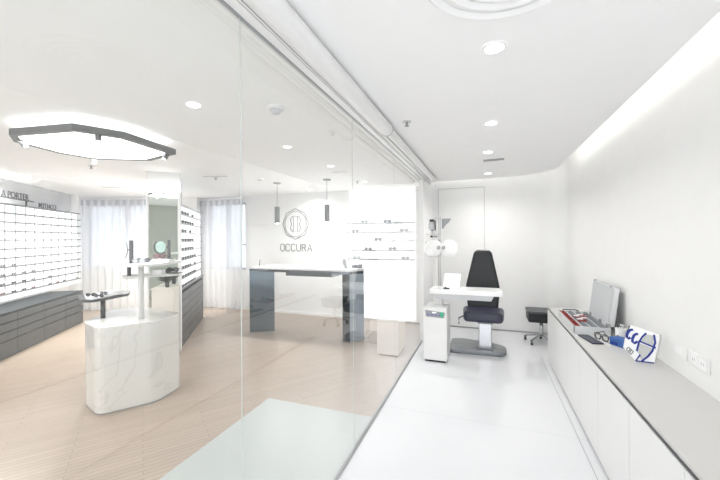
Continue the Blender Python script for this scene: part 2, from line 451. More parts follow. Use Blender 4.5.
for r, cells in cellA.items():
    for c in cells:
        sc = s1-.2378*(idx[c]+.5); kind = 'red' if (r == 0 and c in 'ADG') else ('dark' if c in 'BC' and r < 2 else 'smoke')
        lab = ('red-framed glasses' if kind == 'red' else 'dark-framed glasses' if kind == 'dark' else 'dark grey glasses')+' in the '+rown[r]+' lit row of the long left display'
        specs(kind, Lz(sc, 3.575+.04, zb+rowh*r+.0045), RZ, lab, lab+' group'); C.objects[-1].scale = (.72, .72, .72)
# mirror band over the left display, its reflection painted as patchy grey
tag(MB(FM).box((s0, 3.775, 2.155), (8.55, 3.798, 2.545)).build('back_panel', band_m), 'mirror strip, its reflection painted pale grey, on the wall above the long left display, under the ceiling', 'panel')

def text_obj(txt, name, m, M, size, depth, parent=None, spacing=1.0):
    cu = bpy.data.curves.new('txt', 'FONT'); cu.body = txt; cu.size = size; cu.extrude = depth; cu.space_character = spacing; cu.offset = .0005
    o = bpy.data.objects.new('txt', cu); C.objects.link(o)
    dg = bpy.context.evaluated_depsgraph_get(); me = bpy.data.meshes.new_from_object(o.evaluated_get(dg))
    bpy.data.objects.remove(o); me.materials.clear(); me.materials.append(m); me.transform(M); me.name = name
    ob = bpy.data.objects.new(name, me); C.objects.link(ob)
    if parent: ob.parent = parent; me.transform(wm(parent).inverted())
    return ob
def text_M(s, c, z, flip=False):                       # letters standing on the display wall plane, facing the room
    ex = Vector((-.6, .8, 0)); ez = Vector((0, 0, 1)); n = Vector((.8, .6, 0))
    if flip: ex = -ex
    M = Matrix.Identity(4); o = Lz(s, c, z)
    for i in range(3): M[i][0] = ex[i]; M[i][1] = ez[i]; M[i][2] = n[i]; M[i][3] = o[i]
    return M
t = thing('display_lettering', 'black standing letters A PORTER on the top left of the long display', 'sign', Lz(6.4, 3.6, 2.2))
text_obj('PRET A PORTER', 'letters', black_letter, text_M(5.90, 3.59, 2.242), .14, .003, t, .95)
MB(FM).box((s0, 3.58, 2.228), (6.98, 3.62, 2.242)).build('rail', black_letter, t)
for q in (6.80, 5.9): MB(FM).box((q, 3.59, 2.15), (q+.015, 3.61, 2.228)).build('bracket', black_letter, t)
tag(text_obj('CONTEM', 'reflected_lettering', black_letter, text_M(7.70, 3.62, 2.158, True), .125, .003, None, 1.04), 'small black reversed letters modelling a reflection above the left display, right of the larger letters', 'sign')  # reflection of lettering, modelled as solid reversed letters

# ------------------------------------------------------------------ second display with mirror column
t = thing('eyewear_display', 'shorter backlit eyewear display behind the mirror column with dark lower drawers', 'display', Lz(6.5, 1.1, 0), RZ)
a0, a1 = 5.50, 7.54
MB(FM).box((a0, 1.14, .87), (a1, 1.50, 2.11)).build('light_panel', lightbox, t)
rh = (2.11-.87)/9
for i in range(10):
    z = .87+rh*i; MB(FM).box((a0, 1.08, z-.005), (a1, 1.14, z+.004)).build('shelf', shelf_edge, t)
MB(FM).box((a0, 1.12, 0), (a1, 1.50, .84)).build('drawer_carcass', gap_m, t)
MB(FM).box((a0, 1.08, .84), (a1, 1.50, .862)).build('drawer_top', drawer_top_m, t)
for a, b in ((.012, .20), (.208, .32), (.328, .44), (.448, .56), (.568, .68), (.688, .80)):
    for q0, q1 in ((a0, 6.18), (6.18, 6.86), (6.86, a1)):
        MB(FM).box((q0+.003, 1.09, a), (q1-.003, 1.12, b)).build('drawer', drawer_m, t)
names9 = ['lowest', 'second', 'third', 'fourth', 'fifth', 'sixth', 'seventh', 'eighth', 'top']
for i in range(9):
    for j in range(6 if i < 4 else 5):
        if random.random() < .1: continue
        lab = 'dark glasses on the '+names9[i]+' lit shelf, counted upward, of the display behind the mirror column'
        specs('dark' if random.random() < .75 else 'smoke', Lz(5.66+.2*j+random.uniform(-.01, .01), 1.095, .87+rh*i+.0045), RZ, lab, 'glasses on '+names9[i]+' shelf of second display')
tag(MB(FM).box((a0, 1.47, 2.115), (a1, 1.5, 2.54)).build('back_panel', band_m), 'mirror panel, its reflection painted grey, above the shorter eyewear display, beside the column', 'panel')  # mirror above the second display, reflection painted into the grey
t = thing('mirror_column', 'white floor to ceiling column with tall mirror face behind the island', 'column', Lz(5.43, 1.28, 0), RZ)
MB(FM).box((5.39, 1.08, 0), (5.495, 1.50, 2.549)).build('column_body', gloss_white, t)
MB(FM).box((5.38, 1.11, .10), (5.39, 1.465, 2.25)).build('mirror_face', mirror, t)
MB(FM).box((5.36, 1.07, 2.27), (5.389, 1.50, 2.40)).build('light_box', lamp_panel, t)
MB(FM).box((5.37, 1.07, 0), (5.389, 1.10, 2.27)).box((5.37, 1.475, 0), (5.389, 1.50, 2.27)).build('mirror_frame', white, t)
t = thing('low_cabinet', 'cream low cabinet in front of the mirror column, behind the island', 'cabinet', Lz(5.2, 1.22, 0), RZ)
MB(FM).box((5.08, 1.09, .02), (5.35, 1.36, .93)).build('cabinet_body', cream, t, bevel=.004)
MB(FM).box((5.07, 1.08, .93), (5.355, 1.37, .945)).build('cabinet_top', cream, t)
MB(FM).cyl(Lz(5.075, 1.34, .55), Lz(5.04, 1.34, .55), .01).build('knob', dark, t) if False else None
px_, py_ = L(5.19, 1.20)
t = thing('potted_plant', 'dark green leafy plant in slim vase on the cream cabinet', 'plant', (px_, py_, .945))
MB().cyl((px_, py_, .945), (px_, py_, 1.02), .022, .03).build('vase', dark, t, smooth=True)
mb = MB()
for i in range(46):
    a = random.uniform(0, 2*PI); el = random.uniform(.35, 1.3); ln = random.uniform(.13, .25)
    dv = Vector((math.cos(a)*math.cos(el), math.sin(a)*math.cos(el), math.sin(el))); kd = max(0, dv.x*-.6+dv.y*.8); dv -= Vector((-.6, .8, 0))*kd*.75; base = Vector((px_, py_, 1.01))
    tip = base+dv*ln; side = dv.cross(Vector((0, 0, 1))).normalized()*.014; mid = base+dv*ln*.6; up = side.cross(dv).normalized()*.004
    mb._f([mb._v(base), mb._v(mid-side), mb._v(tip), mb._v(mid+up)]); mb._f([mb._v(base), mb._v(mid+up), mb._v(tip), mb._v(mid+side)])
mb.build('foliage', leaf, t)

# ------------------------------------------------------------------ island
isl = [(-3.70, 2.18), (-3.30, 2.05), (-3.03, 2.44), (-3.10, 2.79), (-3.76, 2.89), (-4.04, 2.68)]
t = thing('marble_island', 'faceted white marble display island standing on the wood floor', 'island', (-3.5, 2.5, 0))
pr = rounded(isl, .09)
inn = rounded([(-3.5+(x+3.5)*.985, 2.5+(y-2.5)*.985) for x, y in isl], .09)
MB().prism(pr, .012, .80).build('island_body', marble, t, bevel=.006)
MB().prism(inn, 0, .012).build('plinth', seam, t)
t = thing('tall_display_table', 'white tall two level table rising from the marble island', 'table', (-3.25, 2.44, .8))
MB().cyl((-3.25, 2.44, .80), (-3.25, 2.44, 1.335), .026, n=28).build('post', satin_white, t, smooth=True)
MB().prism(rounded([(-3.60, 2.28), (-3.10, 2.26), (-3.02, 2.45), (-3.22, 2.9), (-3.4, 2.98), (-3.7, 2.6)], .05), 1.335, 1.36).build('tabletop', satin_white, t, bevel=.003)
MB().prism(rounded([(-3.33, 2.31), (-3.08, 2.75), (-3.28, 2.88), (-3.56, 2.46)], .03), 1.208, 1.235).build('lower_shelf', satin_white, t, bevel=.003)
MB().box((-3.36, 2.375, 1.235), (-3.335, 2.40, 1.335)).build('hanging_bracket', dark, t)
t = thing('side_tray_table', 'charcoal tray shelf on a short dark post at the island left end', 'table', (-3.667, 2.342, .8))
MB().cyl((-3.667, 2.342, .80), (-3.667, 2.342, .985), .021, n=24).build('post', dark, t, smooth=True)
MB().prism(rounded([(-3.71, 2.17), (-3.60, 2.20), (-3.65, 2.60), (-3.88, 2.78), (-4.10, 2.35)], .05), .985, 1.01).build('tray', dark, t, bevel=.004)
MB().prism(rounded([(-3.72, 2.21), (-3.63, 2.22), (-3.69, 2.56), (-3.87, 2.70), (-4.02, 2.38)], .04), 1.01, 1.018).build('white_inlay', gloss_white, t)
tag(MB(frame((-3.72, 2.46, 0), r2)).box((-.06, -.02, 1.018), (.09, .06, 1.062)).build('tray_box', gloss_white, bevel=.004), 'small white box on the charcoal tray shelf', 'box')
specs('dark', (-3.80, 2.31, 1.018), YAW+.2, 'black folded glasses at the left end of the charcoal tray shelf')
specs('smoke', (-3.78, 2.42, 1.018), YAW-.3, 'grey glasses behind the black ones on the charcoal tray shelf')
specs('dark', (-3.66, 2.30, 1.018), YAW, 'black glasses at the front middle of the charcoal tray shelf')
for o in list(C.objects):
    if 'charcoal tray shelf' in o.get('label', '') and o.name.startswith('eyeglasses'): o.scale = (.75, .75, .75)
# oval mirror
t = thing('oval_mirror', 'white oval tabletop mirror with dark upright at the tall table left end', 'mirror', (-3.36, 2.4, 1.36))
mm = frame((-3.345, 2.40, 0), r2)
MB(mm).box((-.028, -.03, 1.36), (.022, .03, 1.374)).build('foot', dark, t)
MB(mm).box((-.008, -.008, 1.374), (.024, .01, 1.59)).build('upright', dark, t)
ov = [(.032*math.cos(a), .082*math.sin(a)) for a in [2*PI*i/28 for i in range(28)]]
oc = Vector(mm @ Vector((-.055, -.02, 1.495)))
exv = Vector((math.cos(YAW), math.sin(YAW), 0)); nv = Vector((math.sin(YAW), -math.cos(YAW), 0))
MB().slab([(x*1.12, y*1.06) for x, y in ov], oc, exv, (0, 0, 1), -nv, .012).build('mirror_rim', mid_grey, t)
MB().slab(ov, oc+nv*.004, exv, (0, 0, 1), -nv, .004).build('mirror_glass', lamp_panel if False else gloss_white, t)
MB().cyl(oc-nv*.005, mm @ Vector((0, 0, 1.495)), .006).build('pivot', dark, t)
# riser and round mirror
t = tag(MB(frame((-3.17, 2.63, 0), r2)).box((-.09, -.06, 1.36), (.09, .06, 1.395)).build('riser_box', gloss_white, bevel=.003), 'white low riser box under the round mirror on the tall table', 'box')
t = thing('round_mirror', 'round tabletop mirror in dark half ring on dark upright', 'mirror', (-3.17, 2.63, 1.395))
mr_ = frame((-3.17, 2.63, 0), r2)
MB(mr_).box((.04, -.03, 1.395), (.085, .03, 1.403)).build('foot', dark, t)
MB(mr_).box((.045, -.010, 1.403), (.068, .010, 1.595)).build('upright', dark, t)
cc = Vector(mr_ @ Vector((-.02, -.02, 1.52)))
rp = [(.053*math.cos(a), .060*math.sin(a)) for a in [2*PI*i/32 for i in range(32)]]
greenm = mat('greenish_mirror', (140, 160, 152), .12, .3)
MB().slab(rp, cc, exv, (0, 0, 1), -nv, .006).build('mirror_glass', greenm, t)
arc = [cc+exv*((.066)*math.cos(a))+Vector((0, 0, .072*math.sin(a))) for a in [math.radians(130+i*10) for i in range(19)]]
MB().tube(arc, .0075).build('half_ring', dark, t)
MB().tube([cc+exv*.058, mr_ @ Vector((.05, 0, 1.52))], .005).build('arm', dark, t)
tag(MB(frame((-3.19, 2.58, 0), r2)).box((-.05, -.03, 1.235), (.05, .05, 1.285)).build('lower_box', gloss_white, bevel=.003), 'white box on the lower shelf of the tall table', 'box')
t = thing('glasses_tray', 'flat charcoal tray under the right end of the tall table', 'tray', (-3.14, 2.72, 1.235))
mt = frame((-3.13, 2.72, 0), r2)
MB(mt).box((-.03, -.05, 1.235), (.07, .06, 1.243)).box((-.03, -.05, 1.243), (.07, -.045, 1.252)).build('tray_base', dark, t)
specs('dark', tuple(mt @ Vector((.0, -.02, 1.2525))), YAW, 'black glasses resting on the charcoal tray of the lower shelf')
specs('dark', tuple(mt @ Vector((-.09, -.02, 1.2355))), YAW+.5, 'black glasses beside the charcoal tray on the lower shelf')
specs('grey', tuple(Vector((-3.26, 2.42, 1.3605))), YAW, 'pale glasses lying on the middle of the tall tabletop')
specs('smoke', tuple(Vector((-3.30, 2.50, 1.3605))), YAW+.4, 'smoky glasses lying behind the pale pair on the tall tabletop')
tag(MB().cyl((-3.325, 2.36, 1.36), (-3.325, 2.36, 1.39), .012, .016).build('small_cup', pale_grey), 'tiny clear grey cup beside the oval mirror', 'cup')
specs('red', tuple(mr_ @ Vector((-.065, .035, 1.3955))), YAW, 'dark red glasses on the riser behind the round mirror')

# ------------------------------------------------------------------ ring lamp
ring = [(-3.50, 1.545), (-2.904, 1.643), (-2.745, 1.931), (-2.826, 2.486), (-3.32, 2.599), (-3.773, 2.341), (-3.824, 2.045), (-3.717, 1.674)]
cx = sum(p[0] for p in ring)/8; cy = sum(p[1] for p in ring)/8
t = thing('octagonal_lamp', 'large octagonal ceiling lamp with dark rim and bright white panel', 'lamp', (cx, cy, 2.4))
def sc(k): return [(cx+(x-cx)*k, cy+(y-cy)*k) for x, y in ring]
mb = MB(); o_, i_ = sc(1), sc(.90)
V = [[mb._v((x, y, z)) for x, y in pp] for pp, z in ((o_, 2.4250), (o_, 2.4750), (i_, 2.4750), (i_, 2.4250))]
for q in range(8):
    for k in range(4): A, B = V[k], V[(k+1) % 4]; mb._f([A[q], A[(q+1) % 8], B[(q+1) % 8], B[q]])
mb.build('rim', ring_m, t)
MB().prism(sc(.905), 2.4280, 2.4400).build('diffuser', lamp_panel, t)
MB().prism(sc(.6), 2.4410, 2.4700).build('uplight_shield', white, t)  # unseen cover added to hold back the diffuser's upward glow
for q in (0, 2, 4, 6):
    x, y = sc(.95)[q]; MB().cyl((x, y, 2.4750), (x, y, 2.55), .002).build('hanger', white, t)
for (x, y), tilt in (((-3.60, 1.66), (.03, .02)), ((-2.86, 1.80), (0, 0)), ((-2.88, 2.44), (-.02, -.02)), ((-3.72, 2.30), (0, .0))):
    h = MB().cyl((x, y, 2.4280), (x+tilt[0], y+tilt[1], 2.3750), .022, n=20).build('spotlight', ring_m, t)
    MB().cyl((x+tilt[0], y+tilt[1], 2.3755), (x+tilt[0]*1.02, y+tilt[1]*1.02, 2.3720), .017).build('spotlight_lens', lamp_on, h)

# ------------------------------------------------------------------ logo wall
t = thing('wall_logo', 'thin grey line octagon emblem with name below it on the white back wall', 'sign', (-3.78, 6.29, 1.34))
O = (-3.785, 6.296, 0); EX = (1, 0, 0); EZ = (0, 0, 1); NY = (0, -1, 0)
def octo(r, w, mb):
    pts = [(r*.97*math.sin(2*PI*(i)/8), 1.905+r*math.cos(2*PI*(i)/8)) for i in range(9)]
    for i in range(8): mb.stroke([pts[i], pts[i+1]], w, O, EX, EZ, NY, .008)
mb = MB(); octo(.325, .010, mb); mb.build('outer_octagon', logo_m, t)
mb = MB(); pts = [(.262*math.sin(a), 1.905+.268*math.cos(a)) for a in [2*PI*i/40 for i in range(41)]]
mb.stroke(pts, .007, O, EX, EZ, NY, .008).build('inner_ring', logo_m, t)
mb = MB()
for sy in (1, -1):
    p8 = [(-.085, 0), (-.115, .04), (-.118, .11), (-.07, .165), (.07, .165), (.118, .11), (.115, .04), (.085, 0)]
    mb.stroke([(x, 1.905+sy*y) for x, y in p8], .007, O, EX, EZ, NY, .008)
for sx in (1, -1):
    mb.stroke([(sx*.05, 1.905+y) for y in (-.155, -.10, 0, .10, .155)], .0035, O, EX, EZ, NY, .008)
mb.build('emblem', logo_m, t)
def arcp(cx, cy, rx, ry, a0, a1, n=8): return [(cx+rx*math.cos(math.radians(a0+(a1-a0)*i/n)), cy+ry*math.sin(math.radians(a0+(a1-a0)*i/n))) for i in range(n+1)]
W_, H_, g = .095, .155, .132
glyph = {
 'O': [arcp(.0475, .11, .0475, .045, 0, 180)+arcp(.0475, .045, .0475, .045, 180, 360)+[(.095, .11)]],
 'C': [arcp(.0475, .11, .0475, .045, 20, 180)+arcp(.0475, .045, .0475, .045, 180, 340)],
 'U': [[(0, .155)]+arcp(.0475, .045, .0475, .045, 180, 360)+[(.095, .155)]],
 'R': [[(0, 0), (0, .155)], [(0, .147), (.05, .147)]+arcp(.05, .113, .038, .035, 90, -90)+[(0, .078)], [(.05, .078), (.095, 0)]],
 'A': [[(0, 0), (.05, .155), (.1, 0)], [(.018, .05), (.082, .05)]]}
for i, ch in enumerate('OCCURA'):
    mb = MB()
    for st in glyph[ch]: mb.stroke([(x-.372+i*g, y+1.328) for x, y in st], .014, O, EX, EZ, NY, .008)
    mb.build('letter', logo_m, t)

# ------------------------------------------------------------------ reception counter
t = thing('reception_counter', 'long bridge shaped counter, white top on dark polished metal legs', 'counter', (-2.95, 5.1, 0))
MB().prism([(-3.80, 4.79), (-1.94, 4.79), (-1.79, 5.02), (-1.99, 5.45), (-3.80, 5.45)], 1.085, 1.115).build('counter_top', gloss_white, t, bevel=.002)
MB().prism([(-3.80, 4.80), (-1.95, 4.80), (-1.80, 5.02), (-2.0, 5.44), (-3.80, 5.44)], 1.045, 1.085).build('apron', counter_dark, t)
MB().box((-3.08, 4.81, .99), (-2.25, 5.3, 1.045)).build('under_drawer', counter_dark, t)
MB().prism([(-3.79, 4.79), (-3.44, 5.01), (-3.50, 5.08), (-3.79, 4.90)], 0, 1.045).build('left_leg', counter_dark, t)
MB().prism([(-2.10, 4.87), (-1.955, 4.81), (-1.955, 4.95), (-2.08, 4.97)], 0, 1.045).build('right_leg', counter_dark, t)
MB().prism([(-1.953, 4.81), (-1.80, 5.03), (-1.84, 5.08), (-1.953, 4.95)], 0, 1.045).build('side_panel', counter_side, t)
t = thing('counter_figurine', 'small pale statuette at the counter right end', 'figurine', (-2.12, 5.05, 1.115))
MB().cyl((-2.12, 5.05, 1.115), (-2.12, 5.05, 1.13), .035).cyl((-2.12, 5.05, 1.13), (-2.14, 5.05, 1.22), .018, .03).build('figure_body', mid_grey, t)
MB().ell((-2.145, 5.05, 1.24), (.028, .022, .024)).build('figure_head', mid_grey, t, smooth=True)
t = thing('card_terminal', 'dark grey desk terminal on the right end of the counter', 'terminal', (-1.99, 5.23, 1.115))
MB().box((-2.06, 5.16, 1.115), (-1.92, 5.30, 1.165)).build('terminal_body', mid_grey, t, bevel=.005)
MB().box((-2.05, 5.153, 1.12), (-1.95, 5.16, 1.158)).build('screen', navy, t)
tag(MB().cyl((-3.74, 5.0, 1.115), (-3.725, 5.0, 1.24), .009, .004).build('pen', frame_m), 'thin dark pen standing upright at the counter left end', 'pen')

# pendants
def pendant(x, y, lab):
    t = thing('pendant_lamp', lab, 'lamp', (x, y, 1.86), 0, 'pendant lamps')
    MB().cyl((x, y, 2.535), (x, y, 2.55), .06, .065, n=24).build('canopy', pend_m, t)
    MB().cyl((x, y, 2.14), (x, y, 2.535), .0035, n=8).build('cord', pend_m, t)
    s = MB().cyl((x, y, 1.86), (x, y, 2.14), .043, n=28).build('shade', pend_m, t, smooth=False)
    MB().cyl((x, y, 1.857), (x, y, 1.8605), .033).build('bulb_face', lamp_on, s)
    return t
p1 = pendant(-3.34, 4.96, 'grey cylinder pendant lamp left of the wall emblem')
copy_thing(p1, (-2.40, 4.96, 1.86), 0, 'grey cylinder pendant lamp right of the wall emblem')

# lit shelving on the back wall
t = thing('backlit_shelf_unit', 'glowing white wall panel with five thin grey shelves beside the counter', 'shelf', (-1.87, 6.26, 0))
MB().box((-2.53, 6.255, .05), (-1.225, 6.298, 2.545)).build('light_panel', lightbox2, t)
szs = [1.89, 1.715, 1.553, 1.375, 1.205]
for z in szs: MB().box((-2.53, 6.12, z-.02), (-1.225, 6.255, z-.004)).build('shelf_board', mid_grey, t)
pos = {0: [-2.17, -1.72], 1: [-2.36, -1.40], 2: [-1.90], 3: [-2.10, -1.62], 4: [-2.33, -1.38]}
nm = ['top', 'second', 'third', 'fourth', 'bottom']
for i, xs in pos.items():
    for x in xs:
        side = ('' if len(xs) == 1 else ', left pair' if x == xs[0] else ', right pair')
        specs('dark' if i == 2 else 'smoke' if (i, x) in ((4, -1.38), (3, -1.62), (3, -2.10)) else 'grey', (x, 6.118, szs[i]-.0035), 0, 'glasses on the '+nm[i]+' shelf of the glowing wall panel'+side)
        o = C.objects[-1]; o.scale = (1.15, 1, 1.15)

# ------------------------------------------------------------------ right cabinets
tb = [(-1.5, -.32), (-.30, .70), (.72, 1.736), (1.756, 2.86), (2.88, 3.86), (3.88, 4.97)]
labs = [None, 'white base cabinet nearest the camera', 'white base cabinet at the bottom right corner, next nearest the camera', 'white base cabinet, fourth from the far end of the row', 'white base cabinet below the blue and white sign', 'white base cabinet in the middle, below the blue box', 'white base cabinet at the far end, below the open metal case']
edges = [-.35, .70, 1.738, 2.867, 3.87, 4.97]
cl = ['white base cabinet running past the lower right frame edge', 'white base cabinet nearest in view at the bottom right corner', 'white base cabinet between the frame edge and the blue and white sign', 'white base cabinet just in front of the open metal case, under the sign', 'white base cabinet at the far end under the open metal case']
for i in range(5):
    a, b = edges[i], edges[i+1]
    if i == 0: continue
    t = thing('base_cabinet', cl[i], 'cabinet', (.95, (a+b)/2, 0), 0, 'white base cabinets along the right wall')
    MB().box((.77, a+.001, .04), (1.198, b-.001, .66)).build('carcass', satin_white, t)
    MB().box((.80, a+.001, 0), (1.198, b-.001, .04)).build('toe_kick', seam, t)
    m = (a+b)/2
    MB().box((.745, a+.002, .02), (.768, m-.0015, .660)).build('door', satin_white, t)
    MB().box((.745, m+.0015, .02), (.768, b-.002, .660)).build('door', satin_white, t)
t = thing('worktop', 'long white worktop with dark shadow gap along the right wall', 'worktop', (.97, 2.3, .66))
MB().box((.756, -.35, .672), (1.199, 4.98, .69)).build('top_board', worktop_m, t, bevel=.002)
MB().box((.751, -.35, .6615), (1.199, 4.975, .672)).build('shadow_gap', gap_soft, t)
struct('trim_4', MB().box((.68, -.35, 0), (.684, 5.0, .0015)), seam)

# wall plates
t = thing('wall_outlet', 'white double power outlet on the right wall', 'outlet', (1.2, 2.61, .85))
MB().box((1.188, 2.51, .805), (1.199, 2.71, .885)).build('plate', plate_m, t, bevel=.003)
for y in (2.565, 2.655):
    MB().box((1.1865, y-.03, .815), (1.188, y+.03, .875)).build('socket', white, t)
    for q in (-.010, .010): MB().box((1.186, y+q-.002, .838), (1.1867, y+q+.002, .856)).build('slot', seam, t)
t = thing('wall_outlet', 'blank white plate on the right wall, left of the outlet', 'outlet', (1.2, 2.84, .84))
MB().box((1.194, 2.75, .805), (1.199, 2.93, .88)).build('plate', warm_white, t, bevel=.002)
MB().box((1.193, 2.79, .82), (1.194, 2.89, .865)).build('switch', white, t)

# ------------------------------------------------------------------ trial lens case
t = thing('trial_lens_case', 'open silver trial lens case with upright lid on the worktop', 'case', (.92, 4.05, .69), 0)
x0, x1, y0, y1 = .768, 1.068, 3.68, 4.42
mb = MB(); mb.box((x0, y0, .69), (x1, y1, .70))
for a, b in (((x0, y0, .70), (x0+.008, y1, .765)), ((x1-.008, y0, .70), (x1, y1, .765)), ((x0, y0, .70), (x1, y0+.008, .765)), ((x0, y1-.008, .70), (x1, y1, .765))): mb.box(a, b)
mb.build('case_shell', alu, t)
MB().box((x0+.008, y0+.008, .70), (x1-.008, y1-.008, .742)).build('lens_tray', case_in, t)
mb = MB(); mb.mi = 0
for r in range(3):                                    # rows of round lens rims standing in slots
    for k in range(29):
        y = y0+.02+k*.0245; x = x0+.115+r*.07
        mb.cyl((x, y, .752), (x, y+.006, .752), .019, n=10)
mb.build('lens_rims', mid_grey, t)['kind'] = 'stuff'
mb = MB()
for k in range(23):
    y = y0+.03+k*.030; mb.cyl((x0+.045, y, .752), (x0+.045, y+.007, .752), .019, n=10)
mb.build('red_lens_rims', red_m, t)['kind'] = 'stuff'
MB().box((x0+.01, y0+.01, .760), (x0+.02, y1-.01, .767)).build('red_edge', red_m, t)
mb = MB()
for k in range(7): mb.box((x0+.07+random.random()*.1, y0+.20+k*.05, .765), (x0+.11+random.random()*.1, y0+.22+k*.05, .778))
mb.build('red_accessory', red_m, t)
for k in range(4): MB().box((x0+.08+(k%2)*.05, y0+.24+k*.07, .778), (x0+.13+(k%2)*.05, y0+.26+k*.07, .786)).build('white_accessory', white, t)
# lid, hinged on the wall side, standing upright and leaning back
hx, hz = x1-.004, .765; lean = math.radians(7)
LM = Matrix.Translation((hx, 0, hz)) @ Matrix.Rotation(lean, 4, 'Y')
lid = MB(LM).box((0, y0+.08, 0), (.006, y1-.02, .37)).box((.0, y0+.08, 0), (.05, y0+.088, .37)).box((0, y1-.028, 0), (.05, y1-.02, .37)).box((0, y0+.08, .362), (.05, y1-.02, .37)).box((.042, y0+.08, 0), (.05, y1-.02, .37)).build('lid', alu, t, bevel=.003)
MB(LM).box((-.003, y0+.095, .012), (0, y1-.035, .358)).build('lid_lining', case_in, lid)
for y in (y0+.14, y1-.10): MB(LM).box((-.012, y-.02, .36), (.01, y+.02, .377)).build('latch', steel, lid)
for y in (y0+.10, y0+.30, y1-.1): MB().box((hx-.012, y-.03, .745), (hx+.012, y+.01, .785)).build('hinge', steel, t)
MB().tube([(x0-.012, 3.78, .72), (x0-.03, 3.80, .70), (x0-.03, 3.98, .70), (x0-.012, 4.0, .72)], .006).build('handle', steel, t) if False else None
MB().tube([(x0+.05, y1, .77), (x0+.06, y1+.03, .772), (x0+.18, y1+.03, .772), (x0+.20, y1, .77)], .006).build('handle', dark, t)
# small items
tag(MB(frame((.86, 3.50, 0), (-.2, .98))).box((-.12, -.045, .69), (.14, .045, .703)).build('black_pouch', navy, bevel=.004), 'dark blue flat pouch lying in front of the open case', 'pouch')
t = thing('trial_spectacles', 'black and silver folded trial spectacle frame beside the dark pouch', 'glasses', (.97, 3.52, .69))
fr = frame((.945, 3.52, 0), (.55, -.83))
for q in (-.036, .036):
    MB(fr).tube([(q+.028*math.cos(a), 0, .722+.028*math.sin(a)) for a in [2*PI*i/20 for i in range(20)]], .006, closed=True).build('rim', dark, t)
MB(fr).box((-.07, -.006, .735), (.07, .006, .746)).build('bridge_bar', steel, t)
for q in (-.068, .068): MB(fr).tube([(q, 0, .74), (q, .1, .745), (q, .13, .70)], .004).build('temple', dark, t)
tag(MB(frame((.94, 3.44, 0), (-.35, .93))).box((-.08, -.006, .69), (.09, .006, .702)).build('white_pen', gloss_white, bevel=.003), 'white pen lying on the worktop before the blue box', 'pen')
fb = frame((1.055, 3.39, 0), (.5, -.87))
t = thing('blue_carton', 'small blue carton standing left of the blue and white sign', 'box', (1.055, 3.39, .69))
MB(fb).box((-.075, -.045, .69), (.075, .045, .755)).build('carton_body', bluebox, t, bevel=.002)
MB(fb).box((-.065, -.046, .70), (.0, -.045, .72)).build('dark_band', blue_m, t)
t = thing('white_pot', 'white cup with small metal tools beside the case lid', 'cup', (1.12, 3.62, .69))
MB().cyl((1.12, 3.62, .69), (1.12, 3.62, .785), .042, .046, n=28).build('cup_body', white, t, smooth=False)
for i, (dx, dy, h) in enumerate(((-.02, .01, .05), (.015, -.01, .045), (0, .02, .04))):
    MB().ell((1.12+dx, 3.62+dy, .785+h*.5), (.012, .012, .016)).cyl((1.12+dx, 3.62+dy, .76), (1.12+dx, 3.62+dy, .79), .004).build('tool', steel if i else dark, t)
t = thing('black_bottle', 'slim black bottle between the cup and the sign', 'bottle', (1.165, 3.57, .69))
MB().cyl((1.165, 3.57, .69), (1.165, 3.57, .78), .022).cyl((1.165, 3.57, .78), (1.165, 3.57, .80), .022, .009).build('bottle_body', frame_m, t)
MB().cyl((1.165, 3.57, .80), (1.165, 3.57, .825), .009).build('cap', dark, t)

# sign card
t = thing('folded_sign', 'tilted white folded card with bold blue letters and dark blue strokes', 'sign', (1.07, 3.05, .69))
so = Vector((1.035, 3.0, .711)); ex = Vector((.8, -.6, 0)); ez = Vector((0, 0, 1)); nn = Vector((-.6, -.8, 0))
MB().slab([(-.051, .236), (.111, .205), (.114, .18), (.084, .001), (-.021, -.021), (-.098, .061), (-.088, .126)], so, ex, ez, -nn, .012).build('card', white, t)
MB().slab([(.111, .205), (.114, .18), (.084, .001)], so-nn*.012, ex, ez, (.6, .65, 0), .025).build('card_fold', grey_card, t)
MB().slab([(.041, .192), (.085, .192), (.079, .12), (.007, .135)], so+nn*.001, ex, ez, -nn, .001).build('grey_field', grey_card, t)
MB().slab([(-.005, .12), (.079, .101), (.052, .045), (.013, .0), (-.009, .051)], so+nn*.001, ex, ez, -nn, .001).build('grey_field', grey_card, t)
K = dict(C1=[(-.036, .206), (-.05, .204), (-.062, .19), (-.072, .166), (-.074, .145), (-.064, .135), (-.052, .146)],
         C2=[(-.006, .181), (-.016, .181), (-.03, .168), (-.04, .138), (-.040, .118), (-.028, .109), (-.010, .128)])
for k, v in K.items(): MB().stroke(v, .016, so, ex, ez, nn, .003).build('letter', blue_m, t)
mb = MB(); mb.stroke([(.041, .2), (.016, .164), (-.002, .121), (-.015, .056)], .010, so, ex, ez, nn, .003)
mb.stroke([(-.004, .134), (.094, .108)], .011, so, ex, ez, nn, .004)
mb.stroke([(.085, .199), (.091, .145), (.075, .082), (.051, .038), (.015, -.007)], .011, so, ex, ez, nn, .003).build('letter', blue_m, t)
mb = MB(); mb.stroke([(.018, -.008), (-.021, -.015), (.006, .036)], .009, so, ex, ez, nn, .003).stroke([(-.021, -.016), (.084, .0)], .008, so, ex, ez, nn, .003).build('dark_stroke', blue_m, t)
mb = MB()
for a, b in (((-.077, .05), (-.067, .072)), ((-.064, .042), (-.054, .064)), ((-.051, .021), (-.036, .046)), ((-.064, .073), (-.034, .047)), ((-.077, .048), (-.048, .02)), ((-.058, .036), (-.046, .056))):
    mb.stroke([a, b], .004, so, ex, ez, nn, .002)
mb.build('small_print', navy, t)

